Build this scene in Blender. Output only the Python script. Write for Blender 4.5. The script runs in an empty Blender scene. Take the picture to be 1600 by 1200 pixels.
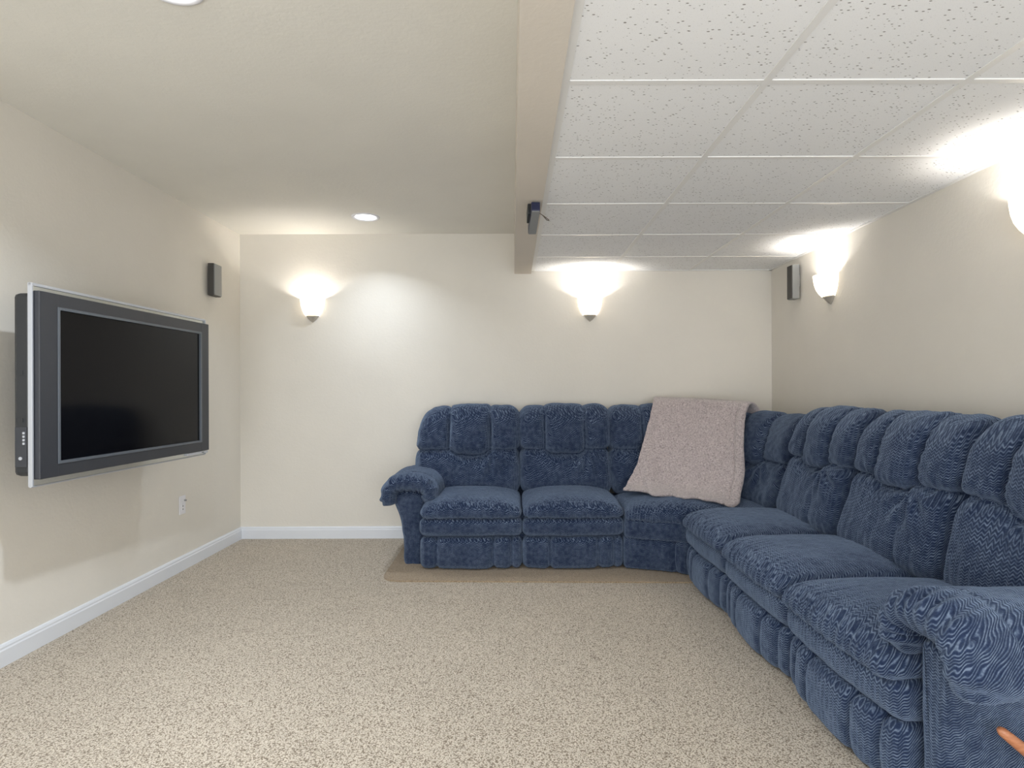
import bpy, bmesh, math, random
import numpy as np
from mathutils import Vector, Matrix, noise
random.seed(7)
PI = math.pi
S = bpy.context.scene
C = bpy.context.collection

# ------------------------------------------------------------------ camera
cam_d = bpy.data.cameras.new('camera'); cam = bpy.data.objects.new('camera', cam_d); C.objects.link(cam)
cam_d.sensor_width = 36; cam_d.lens = 36 * 956 / 1600; cam_d.shift_y = 11 / 1600; cam_d.clip_start = 0.05
EYE = 1.149
cam.location = (0, 0, EYE); cam.rotation_euler = (PI / 2, math.radians(0.2), 0)
S.camera = cam
# ------------------------------------------------------------------ world, exposure
w = bpy.data.worlds.new('world'); S.world = w; w.use_nodes = True
w.node_tree.nodes['Background'].inputs[0].default_value = (0.9, 0.95, 1, 1)
w.node_tree.nodes['Background'].inputs[1].default_value = 0.3
S.view_settings.view_transform = 'Standard'; S.view_settings.look = 'None'
S.view_settings.gamma = 1; S.view_settings.use_curve_mapping = False
S.view_settings.exposure = 0.64
S.cycles.max_bounces = 10; S.cycles.diffuse_bounces = 6; S.cycles.sample_clamp_indirect = 6

def area(name, loc, rot, size, size_y, power, col, shape='RECTANGLE', spread=PI):
    l = bpy.data.lights.new(name, 'AREA'); l.shape = shape; l.size = size
    if shape in ('RECTANGLE', 'ELLIPSE'): l.size_y = size_y
    l.energy = power; l.color = col; l.spread = spread
    o = bpy.data.objects.new(name, l); o.location = loc; o.rotation_euler = rot; C.objects.link(o); return o
# added fill lamps, unseen behind the camera: broad soft light
area('rear_fill', (0, -2.6, 1.45), (math.radians(92), 0, 0), 3.6, 1.7, 52, (0.93, 0.96, 1))
area('rear_upfill', (0, -1.6, 0.7), (math.radians(142), 0, 0), 3.2, 1.4, 46, (0.90, 0.945, 1))

# ------------------------------------------------------------------ materials
def mat(name, col, rough=0.6, metal=0.0, spec=0.5, emit=None, es=0.0):
    m = bpy.data.materials.new(name); m.use_nodes = True
    b = m.node_tree.nodes['Principled BSDF']
    b.inputs['Base Color'].default_value = (*col, 1); b.inputs['Roughness'].default_value = rough
    b.inputs['Metallic'].default_value = metal; b.inputs['Specular IOR Level'].default_value = spec
    if emit: b.inputs['Emission Color'].default_value = (*emit, 1); b.inputs['Emission Strength'].default_value = es
    return m
class NT:
    def __init__(s, m): s.t = m.node_tree; s.b = s.t.nodes['Principled BSDF']; s.out = s.t.nodes['Material Output']
    def n(s, kind, **kw):
        x = s.t.nodes.new(kind)
        for k, v in kw.items(): setattr(x, k, v)
        return x
    def l(s, a, b): s.t.links.new(a, b)
    def math(s, op, a, b=None, c=None):
        x = s.n('ShaderNodeMath', operation=op)
        for i, v in enumerate((a, b, c)):
            if v is None: continue
            if isinstance(v, (int, float)): x.inputs[i].default_value = v
            else: s.l(v, x.inputs[i])
        return x.outputs[0]
    def noise(s, co, scale, detail=2, rough=0.5, dist=0):
        x = s.n('ShaderNodeTexNoise'); x.inputs['Scale'].default_value = scale; x.inputs['Detail'].default_value = detail
        x.inputs['Roughness'].default_value = rough; x.inputs['Distortion'].default_value = dist
        s.l(co, x.inputs['Vector']); return x.outputs[0]
    def ramp(s, f, stops):
        x = s.n('ShaderNodeValToRGB'); e = x.color_ramp.elements
        while len(e) < len(stops): e.new(0.5)
        for el, (p, c) in zip(e, stops): el.position = p; el.color = (*c, 1)
        s.l(f, x.inputs[0]); return x.outputs[0]
    def bump(s, h, strength, dist, prev=None):
        x = s.n('ShaderNodeBump'); x.inputs['Strength'].default_value = strength; x.inputs['Distance'].default_value = dist
        s.l(h, x.inputs['Height'])
        if prev is not None: s.l(prev, x.inputs['Normal'])
        return x.outputs[0]
    def objco(s): return s.n('ShaderNodeTexCoord').outputs['Object']

def plaster(name, col, bs=0.25):
    m = mat(name, col, 0.75, spec=0.25); t = NT(m); co = t.objco()
    a = t.noise(co, 55, 4, 0.6, 0.4); b = t.noise(co, 9, 3, 0.5)
    h = t.math('ADD', a, t.math('MULTIPLY', b, 0.7))
    t.l(t.bump(h, bs, 0.004), t.b.inputs['Normal'])
    c = t.noise(co, 1.7, 4, 0.6)
    t.l(t.ramp(c, [(0.3, tuple(x * 0.965 for x in col)), (0.7, tuple(min(1, x * 1.02) for x in col))]), t.b.inputs['Base Color'])
    return m
WALL = plaster('wall_paint', (0.735, 0.705, 0.645))
CEIL = plaster('ceiling_paint', (0.77, 0.755, 0.70), 0.3)
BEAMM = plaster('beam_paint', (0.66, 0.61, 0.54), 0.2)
WHITE = mat('white_trim_paint', (0.72, 0.75, 0.80), 0.35)
GRID = mat('white_grid_metal', (0.80, 0.80, 0.79), 0.4)

def tile_material():
    m = mat('fissured_tile', (0.74, 0.74, 0.73), 0.9, spec=0.1); t = NT(m); co = t.objco()
    warp = t.n('ShaderNodeMapping'); warp.inputs['Scale'].default_value = (1, 1.9, 1); warp.inputs['Rotation'].default_value = (0, 0, 0.5); t.l(co, warp.inputs[0])
    v = t.n('ShaderNodeTexVoronoi'); v.inputs['Scale'].default_value = 68; t.l(warp.outputs[0], v.inputs['Vector'])
    sz = t.n('ShaderNodeSeparateColor'); t.l(v.outputs['Color'], sz.inputs[0])
    thr = t.math('MULTIPLY', t.math('SUBTRACT', sz.outputs[0], 0.30), 0.44)
    hole = t.n('ShaderNodeMapRange'); t.l(t.math('SUBTRACT', thr, v.outputs['Distance']), hole.inputs[0])
    hole.inputs[1].default_value = -0.02; hole.inputs[2].default_value = 0.05
    fine = t.noise(co, 330, 2, 0.6)
    f2 = t.n('ShaderNodeMapRange'); t.l(fine, f2.inputs[0]); f2.inputs[1].default_value = 0.64; f2.inputs[2].default_value = 0.72
    f2.inputs[4].default_value = 0.5
    tot = t.math('MAXIMUM', hole.outputs[0], f2.outputs[0])
    t.l(t.ramp(tot, [(0, (0.86, 0.87, 0.88)), (1, (0.26, 0.25, 0.24))]), t.b.inputs['Base Color'])
    t.l(t.bump(t.math('SUBTRACT', 1.0, tot), 0.4, 0.002), t.b.inputs['Normal'])
    return m
TILE = tile_material()

def carpet_material(name, light, mid, dark, s=1.0):
    m = mat(name, light, 0.95, spec=0.05); t = NT(m); co = t.objco()
    nz = t.n('ShaderNodeTexNoise'); nz.inputs['Scale'].default_value = 60; nz.inputs['Detail'].default_value = 2; t.l(co, nz.inputs['Vector'])
    mix = t.n('ShaderNodeMixRGB', blend_type='ADD'); mix.inputs[0].default_value = 0.012; t.l(co, mix.inputs[1]); t.l(nz.outputs['Color'], mix.inputs[2])
    v = t.n('ShaderNodeTexVoronoi'); v.inputs['Scale'].default_value = 185 * s; t.l(mix.outputs[0], v.inputs['Vector'])
    v2 = t.n('ShaderNodeTexVoronoi'); v2.inputs['Scale'].default_value = 260 * s; t.l(mix.outputs[0], v2.inputs['Vector'])
    big = t.noise(co, 1.3, 3, 0.55)
    a = t.noise(co, 260 * s, 3, 0.65, 0.8)
    h = t.math('ADD', t.math('MULTIPLY', v.outputs['Distance'], 0.55), t.math('MULTIPLY', a, 0.6))
    h = t.math('ADD', h, t.math('MULTIPLY', v2.outputs['Distance'], 0.25))
    c = t.ramp(h, [(0.0, light), (0.60, light), (0.73, mid), (0.83, dark)])  # dark flecks, with shade painted into the hollows of the pile
    sc = t.n('ShaderNodeSeparateColor'); t.l(v.outputs['Color'], sc.inputs[0])
    hsv = t.n('ShaderNodeHueSaturation'); t.l(c, hsv.inputs['Color'])
    val = t.math('ADD', t.math('MULTIPLY', sc.outputs[0], 0.16), t.math('ADD', t.math('MULTIPLY', big, 0.25), 0.80))
    t.l(val, hsv.inputs['Value']); t.l(hsv.outputs[0], t.b.inputs['Base Color'])
    t.l(t.bump(t.math('SUBTRACT', 1.0, h), 0.6, 0.004), t.b.inputs['Normal'])
    t.b.inputs['Sheen Weight'].default_value = 0.2; t.b.inputs['Sheen Roughness'].default_value = 0.6
    return m
CARPET = carpet_material('beige_frieze_carpet', (0.575, 0.51, 0.42), (0.43, 0.37, 0.29), (0.17, 0.13, 0.09))
RUG = carpet_material('brown_rug_pile', (0.43, 0.335, 0.225), (0.33, 0.25, 0.165), (0.17, 0.12, 0.075), 1.4)

def fabric():
    m = mat('navy_chenille', (0.05, 0.08, 0.15), 0.85, spec=0.15); t = NT(m); co = t.objco()
    sx = t.n('ShaderNodeSeparateXYZ'); t.l(co, sx.inputs[0])
    u = t.math('ADD', sx.outputs[0], t.math('MULTIPLY', sx.outputs[1], 0.55))
    vv = t.math('SUBTRACT', sx.outputs[2], t.math('MULTIPLY', sx.outputs[1], 1.0))
    ln = t.noise(co, 9, 2, 0.5)
    wig = t.math('MULTIPLY', t.math('SINE', t.math('ADD', t.math('MULTIPLY', u, 2 * PI / 0.025), t.math('MULTIPLY', ln, 4.5))), 0.0030)
    ph = t.math('MULTIPLY', t.math('ADD', t.math('ADD', vv, wig), t.math('MULTIPLY', ln, 0.008)), 2 * PI / 0.0084)
    st = t.math('ADD', t.math('MULTIPLY', t.math('SINE', ph), 0.5), 0.5)
    fz = t.noise(co, 200, 4, 0.8)
    brk = t.noise(co, 40, 2, 0.6)
    st2 = t.math('MULTIPLY', t.math('POWER', st, 1.5), t.math('ADD', t.math('MULTIPLY', brk, 1.2), 0.1))
    tone = t.math('ADD', t.math('MULTIPLY', st2, 0.55), t.math('MULTIPLY', fz, 0.55))
    big = t.noise(co, 5, 3, 0.55)
    tone = t.math('ADD', tone, t.math('MULTIPLY', t.math('SUBTRACT', big, 0.5), 0.35))
    c = t.ramp(tone, [(0.20, (0.006, 0.013, 0.042)), (0.50, (0.028, 0.045, 0.092)), (0.78, (0.155, 0.200, 0.280))])  # wavy stripe colours, with ridge highlights and deep darks painted in
    t.l(c, t.b.inputs['Base Color'])
    h = t.math('ADD', st, t.math('MULTIPLY', fz, 0.6))
    b1 = t.bump(h, 0.7, 0.0025)
    t.l(t.bump(t.noise(co, 22, 3, 0.6, 0.6), 0.5, 0.012, b1), t.b.inputs['Normal'])
    t.b.inputs['Sheen Weight'].default_value = 0.45; t.b.inputs['Sheen Roughness'].default_value = 0.45
    t.b.inputs['Sheen Tint'].default_value = (0.55, 0.72, 1, 1)
    return m
FAB = fabric()

def fleece():
    m = mat('pinkish_fleece', (0.52, 0.43, 0.42), 0.95, spec=0.05); t = NT(m); co = t.objco()
    a = t.noise(co, 105, 3, 0.7, 0.9); b = t.noise(co, 260, 2, 0.6)
    h = t.math('ADD', a, t.math('MULTIPLY', b, 0.5))
    t.l(t.ramp(h, [(0.58, (0.27, 0.225, 0.228)), (0.76, (0.50, 0.435, 0.435)), (0.98, (0.70, 0.62, 0.62))]), t.b.inputs['Base Color'])
    t.l(t.bump(h, 0.9, 0.006), t.b.inputs['Normal'])
    t.b.inputs['Sheen Weight'].default_value = 0.5
    return m
FLEECE = fleece()
BEZEL = mat('charcoal_bezel', (0.035, 0.038, 0.046), 0.42)
HOUSE = mat('black_housing', (0.022, 0.024, 0.027), 0.5)
SCREEN = mat('dark_glass_screen', (0.004, 0.004, 0.005), 0.10, spec=0.16)
SILVER = mat('brushed_silver', (0.50, 0.52, 0.56), 0.3, metal=0.3)
INNERF = mat('grey_inner_frame', (0.10, 0.115, 0.135), 0.35)
SPK = mat('dark_speaker_case', (0.05, 0.047, 0.043), 0.5)
GRILLE = mat('grey_speaker_grille', (0.27, 0.28, 0.28), 0.55, metal=0.3)
NAVYP = mat('dark_blue_plastic', (0.018, 0.022, 0.06), 0.4)
NICKEL = mat('brushed_nickel', (0.50, 0.47, 0.42), 0.4, metal=0.35)
PLATE = mat('white_plastic', (0.78, 0.78, 0.82), 0.35)
SLOT = mat('grey_slot', (0.25, 0.25, 0.26), 0.5)
WOOD = mat('warm_wood', (0.42, 0.17, 0.085), 0.38)
tw = NT(WOOD); cw = tw.objco(); mw = tw.n('ShaderNodeMapping'); mw.inputs['Scale'].default_value = (4, 60, 60); tw.l(cw, mw.inputs[0])
tw.l(tw.ramp(tw.noise(mw.outputs[0], 3, 4), [(0.3, (0.36, 0.135, 0.062)), (0.7, (0.52, 0.23, 0.12))]), tw.b.inputs['Base Color'])
CORD = mat('dark_wire', (0.12, 0.09, 0.07), 0.5)
SHADE = mat('lit_frosted_glass', (0.9, 0.85, 0.75), 0.4, emit=(1, 0.86, 0.66), es=1.25)
BULB = mat('glowing_bulb', (1, 1, 1), 0.4, emit=(1, 0.94, 0.84), es=9)
LENS = mat('lit_lens', (1, 1, 1), 0.4, emit=(0.93, 0.97, 1), es=4)
def clear_glass():
    m = bpy.data.materials.new('clear_acrylic'); m.use_nodes = True; n = m.node_tree
    g = n.nodes.new('ShaderNodeBsdfGlossy'); g.inputs['Roughness'].default_value = 0.05
    tr = n.nodes.new('ShaderNodeBsdfTransparent'); tr.inputs[0].default_value = (0.93, 0.95, 0.95, 1)
    mx = n.nodes.new('ShaderNodeMixShader'); mx.inputs[0].default_value = 0.06; n.links.new(tr.outputs[0], mx.inputs[1]); n.links.new(g.outputs[0], mx.inputs[2])
    n.links.new(mx.outputs[0], n.nodes['Material Output'].inputs[0]); return m
ACRYL = clear_glass()

# ------------------------------------------------------------------ helpers
def obj(name, bm_or_me, m, parent=None, loc=None, rot=None, smooth=False):
    if isinstance(bm_or_me, bmesh.types.BMesh):
        me = bpy.data.meshes.new(name); bm_or_me.normal_update(); bm_or_me.to_mesh(me); bm_or_me.free()
    else: me = bm_or_me
    if m and not me.materials: me.materials.append(m)
    o = bpy.data.objects.new(name, me); C.objects.link(o)
    if parent is not None: o.parent = parent
    if loc is not None: o.location = loc
    if rot is not None: o.rotation_euler = rot
    if smooth:
        for p in me.polygons: p.use_smooth = True
    return o
def box(x0, x1, y0, y1, z0, z1, bev=0, bm=None):
    new = bmesh.new()
    bmesh.ops.create_cube(new, size=1)
    for v in new.verts: v.co = Vector(((x0 + x1) / 2 + v.co.x * (x1 - x0), (y0 + y1) / 2 + v.co.y * (y1 - y0), (z0 + z1) / 2 + v.co.z * (z1 - z0)))
    if bev: bmesh.ops.bevel(new, geom=list(new.edges), offset=bev, segments=2, affect='EDGES', profile=0.5)
    if bm is None: return new
    me = bpy.data.meshes.new('t'); new.to_mesh(me); new.free(); bm.from_mesh(me); bpy.data.meshes.remove(me); return bm
def poly_extrude(pts, d):      # pts: 3D loop, d: Vector
    bm = bmesh.new(); vs = [bm.verts.new(p) for p in pts]; f = bm.faces.new(vs)
    r = bmesh.ops.extrude_face_region(bm, geom=[f])
    bmesh.ops.translate(bm, vec=d, verts=[v for v in r['geom'] if isinstance(v, bmesh.types.BMVert)])
    bmesh.ops.recalc_face_normals(bm, faces=bm.faces); return bm
def lathe(profile, seg=40, a0=0, a1=2 * PI, bm=None):
    bm = bm or bmesh.new(); rings = []
    full = abs(a1 - a0 - 2 * PI) < 1e-6; n = seg if full else seg + 1
    for r, z in profile: rings.append([bm.verts.new((r * math.cos(a0 + (a1 - a0) * i / seg), r * math.sin(a0 + (a1 - a0) * i / seg), z)) for i in range(n)])
    for a, b in zip(rings, rings[1:]):
        for i in range(n if full else n - 1):
            j = (i + 1) % n; bm.faces.new((a[i], a[j], b[j], b[i]))
    bmesh.ops.remove_doubles(bm, verts=bm.verts, dist=1e-6)
    bmesh.ops.recalc_face_normals(bm, faces=bm.faces); return bm
def tube(pts, r, seg=8):
    bm = bmesh.new(); rings = []
    P = [Vector(p) for p in pts]
    for i, p in enumerate(P):
        t = (P[min(i + 1, len(P) - 1)] - P[max(i - 1, 0)]).normalized()
        u = t.orthogonal().normalized() if i == 0 else (u - t * u.dot(t)).normalized()
        v = t.cross(u); rr = r[i] if isinstance(r, (list, tuple)) else r
        rings.append([bm.verts.new(p + rr * (math.cos(2 * PI * k / seg) * u + math.sin(2 * PI * k / seg) * v)) for k in range(seg)])
    for a, b in zip(rings, rings[1:]):
        for k in range(seg): bm.faces.new((a[k], a[(k + 1) % seg], b[(k + 1) % seg], b[k]))
    bm.faces.new(rings[0][::-1]); bm.faces.new(rings[-1]); bmesh.ops.recalc_face_normals(bm, faces=bm.faces); return bm
def tag(o, label, cat, group=None):
    o['label'] = label; o['category'] = cat
    if group: o['group'] = group
    return o
def empty(name, loc, rz=0):
    o = bpy.data.objects.new(name, None); o.empty_display_size = 0.1; o.location = loc; o.rotation_euler = (0, 0, rz); C.objects.link(o); return o
def struct(o): o['kind'] = 'structure'; return o

# ------------------------------------------------------------------ room shell
YB = 4.795; YR = -3.0; HC = 2.383; HT = 2.087
def LW(y): return -2.130 - (YB - y) * 0.0085
def RW(y): return 2.036 - (YB - y) * 0.0121
floor = struct(obj('floor', box(-2.4, 2.25, YR - .1, YB + .1, -0.1, 0), CARPET))
struct(obj('wall_back', box(-2.4, 2.25, YB, YB + .12, 0, 2.6), WALL))
struct(obj('wall_left', poly_extrude([(LW(YB + .1), YB + .1, 0), (LW(YR), YR, 0), (LW(YR) - .12, YR, 0), (LW(YB + .1) - .12, YB + .1, 0)], Vector((0, 0, 2.6))), WALL))
struct(obj('wall_right', poly_extrude([(RW(YB + .1), YB + .1, 0), (RW(YB + .1) + .12, YB + .1, 0), (RW(YR) + .12, YR, 0), (RW(YR), YR, 0)], Vector((0, 0, 2.6))), WALL))
struct(obj('wall_rear', box(-2.4, 2.25, YR - .12, YR, 0, 2.6), WALL))
struct(obj('ceiling', box(-2.4, 0.10, YR - .1, YB + .1, HC, HC + .1), CEIL))
# soffit beam between the two ceilings
b = box(0.022, 0.152, YR, YB + .02, 2.067, HC + .05)
beam = struct(obj('trim_1', b, BEAMM))
# drop ceiling: plenum board, wall angles, tees, tiles
dc = struct(obj('ceiling', box(0.10, 2.25, YR - .1, YB + .1, HT + .12, HT + .2), GRID))
gx = [0.165, 0.778, 1.388, 2.03]
gy = [YB] + [4.305 - .61 * k for k in range(12)]
def angle_strip(x0, x1, y0, y1): return box(x0, x1, y0, y1, HT - .0015, HT + .022)
obj('wall_angle', angle_strip(0.1525, 0.178, YR, YB), GRID, dc)
obj('wall_angle', angle_strip(0.1525, 2.04, YB - .022, YB - .0005), GRID, dc)
obj('wall_angle', poly_extrude([(RW(YB), YB - .001, HT - .0015), (RW(YB) - .022, YB - .001, HT - .0015), (RW(YR) - .022, YR, HT - .0015), (RW(YR), YR, HT - .0015)], Vector((0, 0, .02))), GRID, dc)
for x in gx[1:3]: obj('main_tee', box(x - .012, x + .012, YR, YB - .02, HT, HT + .03), GRID, dc)
tee_me = None
for y in gy[1:]:
    for i in range(3):
        obj('cross_tee', box(gx[i] + (.012 if i else .01), gx[i + 1] - (.012 if i < 2 else .02), y - .012, y + .012, HT + .0005, HT + .03), GRID, dc)
for k in range(len(gy) - 1):
    for i in range(3):
        x0, x1, y1, y0 = gx[i] + .006, min(gx[i + 1] - .006, 2.01), gy[k] - .006, gy[k + 1] + .006
        z = HT + .0035 + random.uniform(-.001, .001)
        cx, cy = (x0 + x1) / 2, (y0 + y1) / 2
        tb = box(x0 - cx, x1 - cx, y0 - cy, y1 - cy, 0, .015)
        o = obj('ceiling_tile', tb, TILE, dc, (cx, cy, z))
        if (i + k) % 2: o.rotation_euler = (0, 0, PI) 

# baseboards with a rounded cap
BP = [(0, 0), (.015, 0), (.015, .068), (.012, .074), (.012, .082), (.008, .091), (0, .093)]
def baseboard(name, a, bb, nrm):
    a = Vector(a); bb = Vector(bb); nrm = Vector(nrm)
    bm = poly_extrude([a + nrm * d + Vector((0, 0, z)) for d, z in BP], bb - a)
    return struct(obj(name, bm, WHITE))
baseboard('baseboard_back', (-2.13, YB, 0), (2.036, YB, 0), (0, -1, 0))
baseboard('baseboard_left', (LW(YR), YR, 0), (LW(YB), YB, 0), (1, 0, 0))
baseboard('baseboard_right', (RW(YR), YR, 0), (RW(YB), YB, 0), (-1, 0, 0))
baseboard('baseboard_rear', (LW(YR), YR, 0), (RW(YR), YR, 0), (0, 1, 0))

# ------------------------------------------------------------------ ceiling lights
def can_light(y, label, power, x=-1.03, spread=140):
    r = empty('recessed_light', (x, y, HC))
    tag(r, label, 'ceiling light', 'recessed ceiling lights')
    obj('trim_ring', lathe([(.074, .0), (.074, -.004), (.088, -.009), (.096, -.006), (.098, 0)], 48), PLATE, r, smooth=True)
    obj('lens', lathe([(.0, -.003), (.06, -.0035), (.074, -.001)], 48), LENS, r, smooth=True)
    a = area('can_glow', (x, y, HC - .012), (0, 0, 0), .09, .09, power, (0.82, 0.90, 1), 'DISK', math.radians(spread))
can_light(4.32, 'round recessed ceiling light near the back wall', 3.6, spread=120)
can_light(1.85, 'round recessed ceiling light, just cut by the top picture edge', 15)
can_light(-0.6, 'round recessed ceiling light behind the camera', 12)

def sconce(x, y, rz, label):
    # local: wall plane is y=0, light sticks out towards -y
    zt = 1.875
    r = empty('wall_sconce', (x, y, 1.735), rz)
    tag(r, label, 'wall light', 'frosted glass wall sconces')
    prof = [(.047, .006), (.062, .025), (.077, .053), (.086, .085), (.090, .115), (.092, .14)]
    inner = [(a - .004, z) for a, z in reversed(prof)]
    bm = lathe(prof + inner, 32, PI, 2 * PI)
    for v in bm.verts: v.co.y = v.co.y * 1.12 - .004
    obj('glass_shade', bm, SHADE, r, smooth=True)
    bm = lathe([(.0, .008), (.050, .008), (.050, .003), (.043, -.003), (.034, -.016), (.018, -.032), (0, -.045)], 24, PI, 2 * PI)
    obj('metal_holder', bm, NICKEL, r, smooth=True)
    obj('backplate', box(-.03, .03, -.008, -.0005, -.02, .09, .002), NICKEL, r)
    obj('bulb', lathe([(0, .03), (.012, .035), (.019, .055), (.019, .066), (.012, .08), (0, .085)], 16), BULB, r, (0, -.055, -.005), smooth=True)
    l = bpy.data.lights.new('sconce_glow', 'POINT'); l.energy = 4.6; l.color = (1, 0.96, 0.92); l.shadow_soft_size = .014
    o = bpy.data.objects.new('sconce_glow', l); o.parent = r; o.location = (0, -.05, .098); C.objects.link(o)
sconce(-1.56, YB, 0, 'frosted glass wall sconce on the back wall, left of the sofa')
sconce(0.612, YB, 0, 'frosted glass wall sconce on the back wall above the sofa, under the tiles')
sconce(RW(3.9), 3.88, -PI / 2, 'small looking wall sconce on the right wall beside the grey speaker')
sconce(RW(2.31), 2.31, -PI / 2, 'nearest wall sconce on the right wall, cut by the picture edge')

# ------------------------------------------------------------------ television
tv = empty('television', (-1.866, 3.073, 0.801))
tag(tv, 'large flat television with charcoal bezel and silver-edged glass border mounted on the left wall', 'television')
ang = math.atan2(1.254, 0.055)                     # local +x runs along the set from near to far end
tv.rotation_euler = (0, 0, ang)
W2 = 0.6276; H = 0.757                              # local: x along, -y faces the room? fixed below
# with this rotation local -y points to world +x (the room)
def ring_bm(x0, x1, z0, z1, wx0, wx1, wz0, wz1, y0, y1, bev=0.003):
    bm = bmesh.new()
    box(x0, x0 + wx0, y0, y1, z0, z1, bev, bm); box(x1 - wx1, x1, y0, y1, z0, z1, bev, bm)
    box(x0 + wx0 * .8, x1 - wx1 * .8, y0 + .0005, y1, z0, z0 + wz0, bev, bm); box(x0 + wx0 * .8, x1 - wx1 * .8, y0 + .0005, y1, z1 - wz1, z1, bev, bm)
    return bm
obj('bezel', ring_bm(-W2, W2, 0, H, .098, .085, .058, .060, -.006, .022), BEZEL, tv)
obj('inner_frame', ring_bm(-W2 + .092, W2 - .079, .052, H - .054, .012, .012, .012, .012, -.009, .010, .001), INNERF, tv)
obj('screen', box(-W2 + .10, W2 - .087, .002, .012, .06, H - .062), SCREEN, tv)
gp = obj('glass_border', box(-W2 - .004, W2 + .002, .023, .029, -.026, H + .028), ACRYL, tv)
obj('silver_edge', box(-W2 - .012, -W2 - .004, .016, .034, -.028, H + .03, .001), SILVER, gp)
obj('silver_edge', box(W2 + .001, W2 + .005, .016, .034, -.026, H + .028, .001), SILVER, gp)
obj('silver_edge', box(-W2 - .012, W2 + .005, .020, .030, H + .019, H + .031, .001), SILVER, gp)
obj('silver_edge', box(-W2 - .012, W2 + .005, .020, .030, -.031, -.025, .001), SILVER, gp)
obj('logo_strip', box(W2 - .22, W2 - .01, -.004, .020, -.016, -.002, .001), SILVER, tv)
for k in range(2): obj('indicator', box(W2 - .075 + k * .012, W2 - .070 + k * .012, -.006, -.003, -.011, -.007), HOUSE, tv)
hs = box(-W2 - .002, W2 - .02, .030, .105, .012, H - .008, .018)
hb = obj('rear_housing', hs, HOUSE, tv, smooth=False)
for z, s in ((.42, .018), (.23, .018)): obj('vent_slot', box(-W2 - .004, -W2 - .001, .062, .088, z, z + s), HOUSE, hb)
obj('side_panel', box(-W2 - .005, -W2 - .001, .045, .094, .05, .21, .001), BEZEL, hb)
for k in range(4): obj('side_button', box(-W2 - .009, -W2 - .004, .052, .060, .14 + k * .014, .149 + k * .014, .001), SILVER, hb)
bm = lathe([(0, -.004), (.007, -.004), (.007, 0)], 12); bmesh.ops.rotate(bm, verts=bm.verts, matrix=Matrix.Rotation(PI / 2, 3, 'Y')); bmesh.ops.translate(bm, verts=bm.verts, vec=(-W2 - .004, .07, .085))
obj('side_socket', bm, SILVER, hb)
obj('mount_arm', box(-.06, .06, .104, .17, .30, .42, .004), HOUSE, tv)
obj('mount_plate', box(-.20, .20, .100, .112, .2, .52, .003), HOUSE, tv)
for z in (.30, .42): obj('mount_arm', box(-.1, .1, .16, .262, z - .02, z + .02, .004), HOUSE, tv)

# ------------------------------------------------------------------ speakers, wall plate
def wall_speaker(loc, rz, dims, label, side_m, front_m, yaw=0):
    wd, dp, ht = dims
    r = empty('wall_speaker', loc, rz)
    tag(r, label, 'speaker', 'small surround speakers')
    obj('cabinet', box(-wd / 2, wd / 2, -dp, -.012, 0, ht, .004), side_m, r)
    obj('grille', box(-wd / 2 + .004, wd / 2 - .004, -dp - .006, -dp + .001, .004, ht - .004, .002), front_m, r)
    obj('bracket', box(-.02, .02, -.013, -.0005, ht * .35, ht * .75, .001), side_m, r)
    return r
wall_speaker((LW(4.325), 4.325, 1.826), PI / 2, (.11, .055, .225), 'slim dark speaker on the left wall between television and corner', SPK, GRILLE)
wall_speaker((RW(4.32), 4.325, 1.79), -PI / 2, (.08, .062, .24), 'slim grey speaker on the right wall next to a sconce', GRILLE, SPK)  # materials swapped: lit side painted grey, front kept dark
sp = empty('ceiling_speaker', (.117, 2.95, 2.066))
tag(sp, 'small dark speaker hung under the beam edge', 'speaker', 'small surround speakers')
sp.rotation_euler = (math.radians(-12.5), 0, math.radians(2.5))
obj('cabinet', box(-.021, .021, 0, .24, -.052, -.006, .003), NAVYP, sp)
obj('grille', box(-.019, .019, .003, .237, -.056, -.051, .001), GRILLE, sp)
obj('bracket', box(-.034, -.020, .05, .15, -.04, .018, .002), HOUSE, sp)
obj('wire', tube([(.02, .06, -.03), (.045, .065, -.045), (.07, .09, -.05), (.078, .13, -.035), (.07, .17, -.01), (.055, .20, .03)], .0020, 6), CORD, sp)

wp = empty('wall_plate', (LW(3.955), 3.955, .361), PI / 2)
tag(wp, 'white wall plate low on the left wall below the television', 'socket')
obj('plate', box(-.036, .036, -.006, -.0005, 0, .118, .002), PLATE, wp)
obj('outlet_face', box(-.017, .017, -.008, -.004, .015, .068, .001), PLATE, wp)
for z in (.028, .048): obj('slot', box(-.006, .006, -.0085, -.0078, z, z + .008), SLOT, wp)
bm = lathe([(0, -.012), (.006, -.012), (.006, 0)], 12); bmesh.ops.rotate(bm, verts=bm.verts, matrix=Matrix.Rotation(-PI / 2, 3, 'X'))
obj('coax_port', bm, SLOT, wp, (0, -.018, .09))

# ------------------------------------------------------------------ rug under the sofa
def rounded_outline(pts, r, n=6):
    out = []; P = [Vector(p) for p in pts]
    for i, p in enumerate(P):
        a = (P[i - 1] - p).normalized(); c = (P[(i + 1) % len(P)] - p).normalized()
        p0 = p + a * r; p1 = p + c * r
        for k in range(n + 1):
            t = k / n; out.append((1 - t) ** 2 * p0 + 2 * t * (1 - t) * p + t * t * p1)
    return out
ol = rounded_outline([(-.80, 3.69, .0), (1.15, 3.64, .0), (1.6, 3.9, 0), (1.6, 4.6, .0), (-.80, 4.6, .0)], .13)
rug = obj('floor_rug', poly_extrude([p + Vector((0, 0, .0005)) for p in ol], Vector((0, 0, .009))), RUG)
tag(rug, 'brown rug showing along the front of the sofa on the beige carpet', 'rug')

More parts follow.
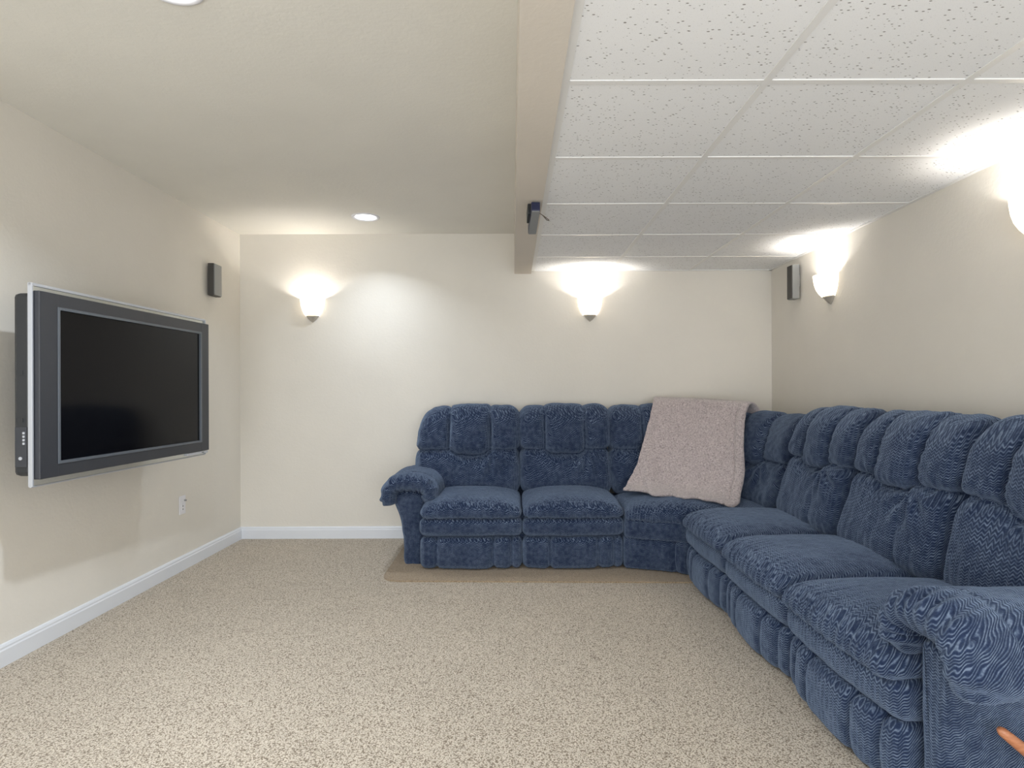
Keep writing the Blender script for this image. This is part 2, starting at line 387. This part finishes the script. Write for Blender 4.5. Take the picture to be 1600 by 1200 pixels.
# ------------------------------------------------------------------ SOFA
sofa = empty('sectional_sofa', (0.75, 4.1, 0.0))
tag(sofa, 'navy blue chenille reclining sectional sofa wrapping the back right corner', 'sofa')
SO = Vector((0.75, 4.1, 0.0))
SEC_L = Matrix.Translation((0, 3.88, 0))
Y0R = 3.76
SEC_R = Matrix.Translation((1.07, Y0R, 0)) @ Matrix.Rotation(-PI / 2, 4, 'Z')   # local x -> -Y, local y -> +X

def lattice(w, d, h, r, seg):
    """closed rounded box w(x) d(y) h(z), centred on the origin, radii r=(rx,ry,rz); returns verts, faces, normals, unit coords"""
    nx, ny, nz = seg; idx = {}; V = []; F = []
    def vid(i, j, k):
        key = (i, j, k)
        if key not in idx: idx[key] = len(V); V.append((2 * i / nx - 1, 2 * j / ny - 1, 2 * k / nz - 1))
        return idx[key]
    for i in range(nx):
        for k in range(nz):
            F.append((vid(i, 0, k), vid(i + 1, 0, k), vid(i + 1, 0, k + 1), vid(i, 0, k + 1)))
            F.append((vid(i, ny, k), vid(i, ny, k + 1), vid(i + 1, ny, k + 1), vid(i + 1, ny, k)))
    for i in range(nx):
        for j in range(ny):
            F.append((vid(i, j, 0), vid(i, j + 1, 0), vid(i + 1, j + 1, 0), vid(i + 1, j, 0)))
            F.append((vid(i, j, nz), vid(i + 1, j, nz), vid(i + 1, j + 1, nz), vid(i, j + 1, nz)))
    for j in range(ny):
        for k in range(nz):
            F.append((vid(0, j, k), vid(0, j, k + 1), vid(0, j + 1, k + 1), vid(0, j + 1, k)))
            F.append((vid(nx, j, k), vid(nx, j + 1, k), vid(nx, j + 1, k + 1), vid(nx, j, k + 1)))
    U = np.array(V); half = np.array([w, d, h]) / 2; r = np.minimum(np.array(r), half)
    P = U * half; core = np.clip(P, -(half - r), half - r)
    D = (P - core) / r; D /= np.maximum(np.linalg.norm(D, axis=1, keepdims=True), 1e-9)
    out = core + D * r; N = D / r; N /= np.linalg.norm(N, axis=1, keepdims=True)
    return out, F, N, U
def mesh_of(name, V, F):
    me = bpy.data.meshes.new(name); me.from_pydata([tuple(v) for v in V], [], F); me.update()
    me.polygons.foreach_set('use_smooth', [True] * len(me.polygons)); me.materials.append(FAB); return me
def put(name, V, F, M, origin, parent=None):
    """V in section coordinates; the object keeps local axes of the section with its origin at `origin`"""
    V = V - np.array(origin); me = mesh_of(name, V, F)
    o = bpy.data.objects.new(name, me); C.objects.link(o)
    o.parent = parent or sofa
    o.matrix_world = Matrix.Identity(4)
    L = Matrix.Translation(-SO) @ M @ Matrix.Translation(origin)
    o.matrix_basis = L
    return o
def nz(x, y, z, s, seed): return noise.noise(Vector((x * s + seed * 7.3, y * s - seed * 3.1, z * s + seed)))
def ss(a, b, x): t = np.clip((x - a) / (b - a), 0, 1); return t * t * (3 - 2 * t)

def back_cushion(xc, w, seams, seed, M=SEC_L, path=None, z0=.40, z1=1.058, vs=.525, outer=0, ybase=.47, hang=.055, lowseam=None, name='back_cushion', thick=.235):
    h = z1 - z0
    P, F, N, U = lattice(w, thick, h, (.075, .105, .115), (int(w * 125), 20, 78))
    x = P[:, 0]; y = P[:, 1]; z = P[:, 2]; u = x / (w / 2); v = (z + h / 2) / h          # v 0..1
    front = ss(.4, -.3, N[:, 1]) ; fr2 = 1 - ss(-.2, .6, N[:, 1])
    n1 = np.array([nz(a, b, c, 6, seed) for a, b, c in P]); n2 = np.array([nz(a, b, c, 17, seed + 3) for a, b, c in P])
    sl, sr = seams
    mid = ss(sl - .03, sl + .18, u) * (1 - ss(sr - .18, sr + .03, u))
    vline = vs - hang * mid + .012 * n1                                                       # horizontal crease
    dz = (v - vline) * h
    up = ss(-.004, .006, dz)
    disp = np.zeros(len(P))
    # pillow of the whole face, upper roll and lower puff
    tk = 1 - .72 * ss(.80, .97, v)
    def lobe(t): return np.sqrt(np.clip(1 - np.abs(t) ** 2.6, 0, 1))
    for a, b in ((-1.04, sl), (sl, sr), (sr, 1.04)):
        c = (a + b) / 2; hw = (b - a) / 2; t = (u - c) / hw; inside = (np.abs(t) <= 1)
        vt = np.clip((v - (vline + 1.12) / 2) / ((1.12 - vline) / 2), -1, 1)
        amp = .056 if (a, b) == (sl, sr) else .040
        lt = lobe(t); lt = lt * tk + (1 - tk) * .8
        disp += inside * up * amp * lt * (np.clip(1 - np.abs(vt) ** 4, 0, 1)) ** .5
    vt = np.clip((v - (vline + 0) / 2) / (vline / 2 + 1e-6), -1, 1)
    disp += (1 - up) * .034 * np.clip(1 - np.abs(vt) ** 3, 0, 1) ** .5 * lobe(u * .97)
    # creases
    disp -= .046 * np.exp(-np.abs(dz) / .015) * (0.6 + .4 * mid)
    for s in seams:
        ds = np.abs((u - s) * w / 2 + .006 * n1)
        disp -= .034 * np.exp(-ds / .011) * up * tk
        disp -= .010 * np.exp(-ds / .02) * (1 - up) * np.exp(-np.abs(dz) / .07)
        # gathers running away from the vertical seam
        disp += .007 * np.sin(z * 2 * PI / .040 + 7 * n1) * np.exp(-ds / .030) * up * tk
    # gathers running away from the horizontal crease
    disp += .008 * np.sin(x * 2 * PI / .055 + 8 * n1 + seed) * np.exp(-np.abs(dz) / .035)
    # fan of folds at the lower corner
    cx = (sr + .05) * w / 2; rr = np.hypot(x - cx, (v - vs) * h + .0); th = np.arctan2((v - vs) * h, x - cx)
    disp += .011 * np.sin(th * 9 + seed) * np.exp(-((rr - .11) / .07) ** 2) * (1 - up)
    if lowseam is not None:
        ds = np.abs((u - lowseam - (vs - v) * .25) * w / 2); disp -= .014 * np.exp(-ds / .014) * (1 - up)
    disp += .012 * n1 + .006 * n2
    # bottom gathers
    disp += .004 * np.sin(x * 2 * PI / .05 + seed) * np.exp(-v / .10)
    # top outline: small dips at the seams
    P2 = P + N * (disp * fr2)[:, None]
    x = P2[:, 0].copy(); y = P2[:, 1].copy(); z = P2[:, 2] + (z0 + z1) / 2
    vv = (z - z0) / h
    if outer:
        t = np.clip((outer * u - .50) / .5, 0, 1) ** 2.0
        z -= t * .085 * ss(.45, 1, vv); x -= outer * t * .03 * ss(.5, 1, vv)
    x *= 1 - .02 * ss(.8, 1, vv)
    y = y + ybase + thick / 2 + .19 * ss(0, 1, np.clip(vv, 0, 1.1) * .5 + .25) * 1.35 - .19 * 1.35 * .156
    x += xc
    if path:
        q = np.array([path(a, b) for a, b in zip(x, y)]); V = np.column_stack([q[:, 0], q[:, 1], z]); o = path(xc, ybase)
        return put(name, V, F, Matrix.Identity(4), (o[0], o[1], z0))
    return put(name, np.column_stack([x, y, z]), F, M, (xc, ybase, z0))

def seat_cushion(x0, x1, seed, M=SEC_L, warp=None, y0=-.024, y1=.60, z0=.352, z1=.440):
    w = x1 - x0; d = y1 - y0; h = z1 - z0
    P, F, N, U = lattice(w, d, h, (.05, .06, .049), (int(w * 110), 70, 12))
    n1 = np.array([nz(a, b, c, 6, seed) for a, b, c in P]); n2 = np.array([nz(a, b, c, 20, seed + 2) for a, b, c in P])
    x, y, z = P.T; u = x / (w / 2); t = (y + d / 2) / d
    top = ss(-.5, .5, N[:, 2])
    disp = top * .044 * np.clip(1 - np.abs(u) ** 2.6, 0, 1) * np.clip(1 - (np.abs(t - .5) * 2) ** 4, 0, 1) + .004 * n1 + .0018 * n2
    lip = np.exp(-np.clip(t, 0, 1) / .14)
    disp += .0035 * np.sin(x * 2 * PI / .033 + 5 * n1) * lip + .003 * np.sin(x * 2 * PI / .08 + seed) * lip
    P2 = P + N * disp[:, None]
    P2[:, 2] -= .022 * np.exp(-t / .12) + .010 * np.abs(u) ** 4
    P2[:, 1] -= .016 * (1 - u ** 2) * (1 - t)
    P2[:, 2] -= (z + .01) * .42 * np.abs(u) ** 5 * np.exp(-t / .3)
    P2 += np.array([(x0 + x1) / 2, (y0 + y1) / 2, (z0 + z1) / 2])
    if warp:
        q = np.array([warp((a - x0) / w, b) for a, b in zip(P2[:, 0], P2[:, 1])]); V = np.column_stack([q, P2[:, 2]]); o = warp(.5, .3)
        return put('seat_cushion', V, F, Matrix.Identity(4), (o[0], o[1], z0))
    return put('seat_cushion', P2, F, M, ((x0 + x1) / 2, (y0 + y1) / 2, z0))

def panel(name, x0, x1, z0, z1, seams, seed, M=SEC_L, warp=None, y0=0.0, y1=.30, bulge=.02, r=.03, puff=.010, zb=0.0):
    w = x1 - x0; d = y1 - y0; h = z1 - z0
    P, F, N, U = lattice(w, d, h, (r, r * 1.2, r), (int(w * 110), 16, int(h * 130)))
    n1 = np.array([nz(a, b, c, 7, seed) for a, b, c in P]); n2 = np.array([nz(a, b, c, 22, seed + 2) for a, b, c in P])
    x, y, z = P.T; u = x / (w / 2); v = (z + h / 2) / h
    fr = ss(.3, -.5, N[:, 1])
    disp = .005 * n1 + .002 * n2 + puff * np.clip(1 - np.abs(2 * v - 1) ** 2.5, 0, 1)
    for s in seams: disp -= .030 * np.exp(-np.abs((u - s) * w / 2 + .003 * n1) / .010)
    disp += .0015 * np.sin(x * 2 * PI / .03 + 4 * n1) * np.exp(-np.minimum(v, 1 - v) / .12)
    P2 = P + N * (disp * fr)[:, None]
    P2[:, 1] -= bulge * (1 - u ** 2) * fr
    P2[:, 2] -= zb * np.cos(u * PI / 2) * (1 - v)
    P2 += np.array([(x0 + x1) / 2, (y0 + y1) / 2, (z0 + z1) / 2])
    if warp:
        q = np.array([warp((a - x0) / w, b) for a, b in zip(P2[:, 0], P2[:, 1])]); V = np.column_stack([q, P2[:, 2]]); o = warp(.5, .2)
        return put(name, V, F, Matrix.Identity(4), (o[0], o[1], z0))
    return put(name, P2, F, M, ((x0 + x1) / 2, (y0 + y1) / 2, z0))

# corner wedge path (crease line of the backs) in world coordinates, a = distance along, b = section depth (0.47 on the crease)
PR = .52; PX0, PY0, PXC = .71, 4.35, 1.05
def path(a, b):
    off = b - .47; s1 = PXC - PX0; s2 = s1 + PR * PI / 2
    if a < s1: return (PX0 + a, PY0 + off)
    if a < s2:
        t = (a - s1) / PR; return (PXC + (PR + off) * math.sin(t), PY0 - PR + (PR + off) * math.cos(t))
    return (PXC + PR + off, PY0 - PR - (a - s2))
PLEN = (PXC - PX0) + PR * PI / 2 + .08
FLp, FRp = Vector((.715, 3.885)), Vector((1.085, 3.745))
def wedge(u, b):
    """u 0..1 across, b depth 0 at the front .. .6 at the crease line"""
    f = FLp.lerp(FRp, u); t = b / .60
    q = Vector(path(u * PLEN, .53)); return tuple(f + (q - f) * t)

XL = [-.592, .063, .712]
XR = [0, .69, 1.375, 2.06]
# --- left run
backs = [(-.325, .755, (-.36, .44)), (.388, .652, (-.44, .46))]
back_cushion(-.325, .755, (-.36, .44), 1, outer=-1, z1=1.012)
back_cushion(.388, .655, (-.46, .44), 2, z1=1.018)
for i in range(2):
    seat_cushion(XL[i] + .002, XL[i + 1] - .002, 10 + i)
    panel('apron_pad', XL[i] + .003, XL[i + 1] - .003, .222, .346, [], 20 + i, y1=.5, r=.045, bulge=.012, puff=.010)
    panel('footrest_panel', XL[i] + .004, XL[i + 1] - .004, .012, .222, ([-.68, .44, .80] if i == 0 else [-.46, .50, .82]), 30 + i, y0=.024, bulge=.03, r=.042)
# --- corner wedge
back_cushion(PLEN * .25, PLEN * .5 - .004, (-.20, .44), 3, path=path, z1=1.014)
back_cushion(PLEN * .75, PLEN * .5 - .004, (-.30, .22), 4, path=path, z1=.965, z0=.38)
seat_cushion(0, .66, 14, warp=wedge, z0=.340, z1=.418)
panel('apron_pad', 0, .5, .21, .35, [], 24, warp=wedge, y1=.4, r=.028, bulge=.01)
panel('base_panel', 0, .5, .014, .225, [.45, .86], 34, warp=wedge, y0=.02, y1=.3, bulge=.0, r=.02)
# --- right run
rb = [(.115, .775, (-.42, .36), .10), (.795, 1.49, (-.44, .34), .0), (1.50, 2.215, (-.40, .40), .1)]
for i, (a, b_, se, _) in enumerate(rb):
    back_cushion((a + b_) / 2, b_ - a - .004, se, 5 + i, M=SEC_R, z1=(1.022, 1.020, 1.022)[i], vs=.58, lowseam=(.25 if i < 2 else None))
for i in range(3):
    seat_cushion(XR[i] + .002, XR[i + 1] - .002, 15 + i, M=SEC_R, z0=.334, z1=.426, y0=-.034)
    panel('apron_pad', XR[i] + .002, XR[i + 1] - .002, .208, .336, [], 25 + i, M=SEC_R, y1=.5, r=.045, bulge=.014, puff=.012)
    panel('footrest_panel', XR[i] + .004, XR[i + 1] - .004, .010, .214, [-.74, -.42, .40, .76], 35 + i, M=SEC_R, y0=.012, bulge=.04, r=.038, puff=.014)

# --- hidden frame and back shells
def frame_box(name, x0, x1, y0, y1, z0, z1, M, seg=(8, 4, 4), r=.03):
    P, F, N, U = lattice(x1 - x0, y1 - y0, z1 - z0, (r, r, r), seg)
    return put(name, P + np.array([(x0 + x1) / 2, (y0 + y1) / 2, (z0 + z1) / 2]), F, M, ((x0 + x1) / 2, (y0 + y1) / 2, z0))
frame_box('frame', -.58, .72, .10, .86, .02, .37, SEC_L)
frame_box('back_shell', -.62, .72, .70, .885, .05, .88, SEC_L)
frame_box('frame', -.02, 2.05, .10, .88, .02, .36, SEC_R)
frame_box('back_shell', .0, 2.15, .72, .90, .05, .88, SEC_R)
bm = poly_extrude([(.71, 4.0, .02), (1.15, 3.80, .02), (1.9, 3.78, .02), (1.88, 4.3, .02), (1.6, 4.66, .02), (.71, 4.72, .02)], Vector((0, 0, .34)))
bmesh.ops.translate(bm, verts=bm.verts, vec=-SO); obj('frame', bm, FAB, sofa)

# --- arms
def catmull(pts, n):
    out = []; m = len(pts)
    for i in range(m):
        p0, p1, p2, p3 = [Vector(pts[(i + k) % m]) for k in (-1, 0, 1, 2)]
        for k in range(n):
            t = k / n; out.append(.5 * ((2 * p1) + (-p0 + p2) * t + (2 * p0 - 5 * p1 + 4 * p2 - p3) * t * t + (-p0 + 3 * p1 - 3 * p2 + p3) * t ** 3))
    return out
BODY = [(0, .012), (.07, .012), (.128, .012), (.132, .10), (.137, .20), (.155, .30), (.185, .385), (.200, .43), (.185, .465), (.14, .492), (.06, .495), (.0, .46), (-.004, .3), (-.002, .15)]
BOLS = [(-.050, .425), (-.078, .455), (-.084, .51), (-.058, .562), (.005, .598), (.09, .612), (.18, .598), (.245, .555), (.280, .49), (.284, .43), (.262, .392), (.222, .388), (.196, .42), (.182, .452), (.14, .474), (.085, .480), (.03, .470), (-.012, .440)]
def loft(name, prof, xi, sgn, y0, y1, r, M, ry=None, gather=0, so=1.0, seed=0, n=6, zoff=0.0):
    pts = catmull([(p[0], p[1], 0) for p in prof], n); m = len(pts)
    nor = []
    for i in range(m):
        t = (pts[(i + 1) % m] - pts[i - 1]).normalized(); nor.append(Vector((t.y, -t.x, 0)))
    area2 = sum(pts[i].x * pts[(i + 1) % m].y - pts[(i + 1) % m].x * pts[i].y for i in range(m))
    if area2 < 0: nor = [-q for q in nor]
    rings = []
    ry = ry or r
    rows = [(y0 + ry * (1 - math.cos(a)), r * (1 - math.sin(a))) for a in np.linspace(0.0, PI / 2, 14)]
    nrow = int((y1 - y0 - ry) / .012)
    rows += [(y0 + ry + (y1 - y0 - ry) * k / nrow, 0) for k in range(1, nrow + 1)]
    V = []
    for yy, inset in rows:
        for i, (p, q) in enumerate(zip(pts, nor)):
            g = 0
            if gather:
                k = i / m
                g = gather * math.sin(k * 2 * PI * 13 + 3 * noise.noise(Vector((p.x * 8, p.y * 8, seed)))) * math.exp(-abs(yy - y0 - .6 * ry) / .055)
            nn = .006 * noise.noise(Vector((p.x * 7, yy * 7, p.y * 7 + seed * 3))) + .0025 * noise.noise(Vector((p.x * 20, yy * 20, p.y * 20 + seed)))
            pp = p + q * (-inset + g + nn)
            if p.y < .06: pp.y = p.y
            V.append((xi + sgn * (pp.x * (so if pp.x > 0 else 1)), yy, pp.y + zoff))
    R = len(rows); F = []
    for a in range(R - 1):
        for i in range(m):
            j = (i + 1) % m; F.append((a * m + i, a * m + j, (a + 1) * m + j, (a + 1) * m + i))
    F.append(tuple(range(m))[::-1]); F.append(tuple((R - 1) * m + i for i in range(m)))
    o = put(name, np.array(V), F, M, (xi, y0, 0))
    bm = bmesh.new(); bm.from_mesh(o.data); [setattr(f, 'smooth', len(f.verts) < 5) for f in bm.faces]; bmesh.ops.recalc_face_normals(bm, faces=bm.faces); bm.to_mesh(o.data); bm.free()
    return o
MED = [(-.042, .432), (-.050, .47), (-.038, .512), (0, .540), (.06, .551), (.12, .552), (.18, .540), (.222, .508), (.238, .465), (.236, .425)]
def arm_pad(xi, sgn, y0, y1, M, gather, seed, so=1.0):
    """thick padded roll bent over the arm: a soft rounded slab wrapped round a curve"""
    fine = []
    for i in range(len(MED) - 1):
        p0, p1, p2, p3 = [Vector(MED[max(0, min(len(MED) - 1, i + k))]) for k in (-1, 0, 1, 2)]
        for k in range(12):
            t = k / 12; fine.append(.5 * ((2 * p1) + (-p0 + p2) * t + (2 * p0 - 5 * p1 + 4 * p2 - p3) * t * t + (-p0 + 3 * p1 - 3 * p2 + p3) * t ** 3))
    fine.append(Vector(MED[-1])); fine = np.array([tuple(q) for q in fine])
    seg = np.r_[0, np.cumsum(np.hypot(*np.diff(fine, axis=0).T))]; Ltot = seg[-1]
    tan = np.gradient(fine, seg, axis=0); tan /= np.linalg.norm(tan, axis=1, keepdims=True)
    th = .116; W = Ltot + .06
    P, F, N, U = lattice(W, y1 - y0, th, (.056, .095, .057), (90, int((y1 - y0) * 110), 14))
    sx = P[:, 0] + Ltot / 2; yy = P[:, 1] + (y1 - y0) / 2
    n1 = np.array([nz(a, b, c, 7, seed) for a, b, c in P]); n2 = np.array([nz(a, b, c, 20, seed) for a, b, c in P])
    g = gather * np.sin(sx * 2 * PI / .046 + 4 * n1) * np.exp(-np.abs(yy - .045) / .05) + .006 * n1 + .003 * n2
    g -= .012 * np.exp(-np.abs(yy - .155) / .008) * (P[:, 2] > 0) * .6
    P = P + N * g[:, None]; sx = P[:, 0] + Ltot / 2; zz = P[:, 2]
    cx = np.interp(sx, seg, fine[:, 0]); cz = np.interp(sx, seg, fine[:, 1])
    tx = np.interp(sx, seg, tan[:, 0]); tz = np.interp(sx, seg, tan[:, 1]); q = np.hypot(tx, tz); tx /= q; tz /= q
    ext = np.minimum(sx, 0) + np.maximum(sx - Ltot, 0)
    ox = cx + tx * ext - tz * zz; oz = cz + tz * ext + tx * zz
    o = put('arm_pad', np.column_stack([xi + sgn * np.where(ox > 0, ox * so, ox), P[:, 1] + (y0 + y1) / 2, oz]), F, M, (xi, y0, 0))
    bm = bmesh.new(); bm.from_mesh(o.data); bmesh.ops.recalc_face_normals(bm, faces=bm.faces); bm.to_mesh(o.data); bm.free(); return o
loft('arm_body', BODY, -.590, -1, .16, .84, .035, SEC_L, ry=.04, seed=1)
arm_pad(-.590, -1, .070, .70, SEC_L, .0065, 2, so=.95)
loft('arm_body', BODY, 2.062, 1, .045, .86, .05, SEC_R, ry=.09, so=.92, seed=3)
arm_pad(2.062, 1, -.020, .80, SEC_R, .008, 4, so=.92)
# wooden recliner lever on the near arm
lp = [(1.190, 1.500, .318), (1.197, 1.498, .311), (1.24, 1.497, .276), (1.29, 1.500, .236), (1.35, 1.515, .190), (1.42, 1.560, .14)]
o = obj('recliner_lever', tube([Vector(p) - SO for p in lp], [.006, .0115, .014, .016, .017, .017], 14), WOOD, sofa, smooth=True)
o['label'] = 'wooden recliner lever'

# ------------------------------------------------------------------ throw blanket
def blanket():
    # rows of control points, left edge -> right edge (world), from behind the back down to the seat
    rows = [((1.13, 4.76, .90), (1.72, 4.30, .86)), ((1.13, 4.75, 1.03), (1.71, 4.28, .98)), ((1.10, 4.68, 1.085), (1.64, 4.21, 1.052)),
            ((1.05, 4.54, 1.083), (1.565, 4.12, 1.052)), ((1.02, 4.475, 1.0), (1.525, 4.09, .97)), ((.955, 4.40, .82), (1.49, 4.03, .80)),
            ((.88, 4.30, .64), (1.465, 3.95, .62)), ((.80, 4.225, .52), (1.415, 3.88, .495)), ((.775, 4.17, .478), (1.385, 3.82, .445)), ((.80, 4.18, .468), (1.37, 3.83, .438))]
    NA, NB = 150, 120
    def row(b):
        f = b * (len(rows) - 1); i = min(int(f), len(rows) - 2); t = f - i
        g = lambda k: rows[max(0, min(len(rows) - 1, k))]
        res = []
        for s in (0, 1):
            p0, p1, p2, p3 = [Vector(g(i + k)[s]) for k in (-1, 0, 1, 2)]
            res.append(.5 * ((2 * p1) + (-p0 + p2) * t + (2 * p0 - 5 * p1 + 4 * p2 - p3) * t * t + (-p0 + 3 * p1 - 3 * p2 + p3) * t ** 3))
        return res
    outw = Vector((.62, .78, 0))         # into the corner
    V = []; F = []
    A = list(np.linspace(0, 1, NA)) + [1.012, 1.018, 1.012, 1.0, .95, .85, .7, .5, .3, .1, .0]
    for j in range(NB + 1):
        b = j / NB; L, R = row(b)
        for k, a in enumerate(A):
            p = L.lerp(R, a); back = 0
            if k >= NA: back = min(1, (k - NA + 1) / 5)
            bow = math.sin(a * PI if a < 1 else 0)
            hangz = ss(.30, .45, b)
            p = p + outw * (.05 * bow * hangz * (1 - ss(.75, 1, b))) + outw * (.035 * bow * (1 - hangz))
            p.z += .004 * bow * (1 - hangz)
            fold = .012 * noise.noise(Vector((a * 3.0, b * 1.4, 1))) + .014 * math.exp(-((a - .18 - (b - .75) * .9) / .05) ** 2) * ss(.55, .8, b) - .012 * math.exp(-((a - .30 - (b - .75) * .9) / .05) ** 2) * ss(.55, .8, b)
            fold += .010 * math.exp(-((a - .62) / .04) ** 2) * ss(.6, .9, b) + .010 * math.exp(-((a - .80) / .05) ** 2) * ss(.6, .9, b) + .018 * ss(.84, .95, b) * math.sin(PI * ss(.84, 1.0, b))
            fold -= .005 * math.exp(-((a - .95) / .010) ** 2) * ss(.3, .5, b) * (1 if k < NA else 0)
            p = p - outw * fold * 3.6
            p.z += .025 * max(0, (.09 - a) / .09) ** 2 * ss(.88, 1, b)
            p.z += (.010 * math.sin(a * 9 + .6) + .024 * bow) * ss(.7, 1, b)
            if back:
                p = p + outw * (.030 * back) + Vector((.018, -.008, -.0)) * (back if back < .9 else 1) * ss(0, .2, a) * 1.0
            p.x += .0025 * noise.noise(Vector((a * 60, b * 70, 3))); p.y += .004 * noise.noise(Vector((a * 60, b * 70, 9)))
            V.append(p)
    n = len(A)
    for j in range(NB):
        for k in range(n - 1): F.append((j * n + k, j * n + k + 1, (j + 1) * n + k + 1, (j + 1) * n + k))
    o0 = Vector((1.12, 4.1, .46))
    me = bpy.data.meshes.new('throw_blanket'); me.from_pydata([v - o0 for v in V], [], F); me.update()
    me.polygons.foreach_set('use_smooth', [True] * len(me.polygons)); me.materials.append(FLEECE)
    o = bpy.data.objects.new('throw_blanket', me); o.location = o0; C.objects.link(o)
    s = o.modifiers.new('solid', 'SOLIDIFY'); s.thickness = .018; s.offset = 0
    tag(o, 'pale pinkish grey fleece throw draped over the corner of the sofa back', 'blanket')
blanket()
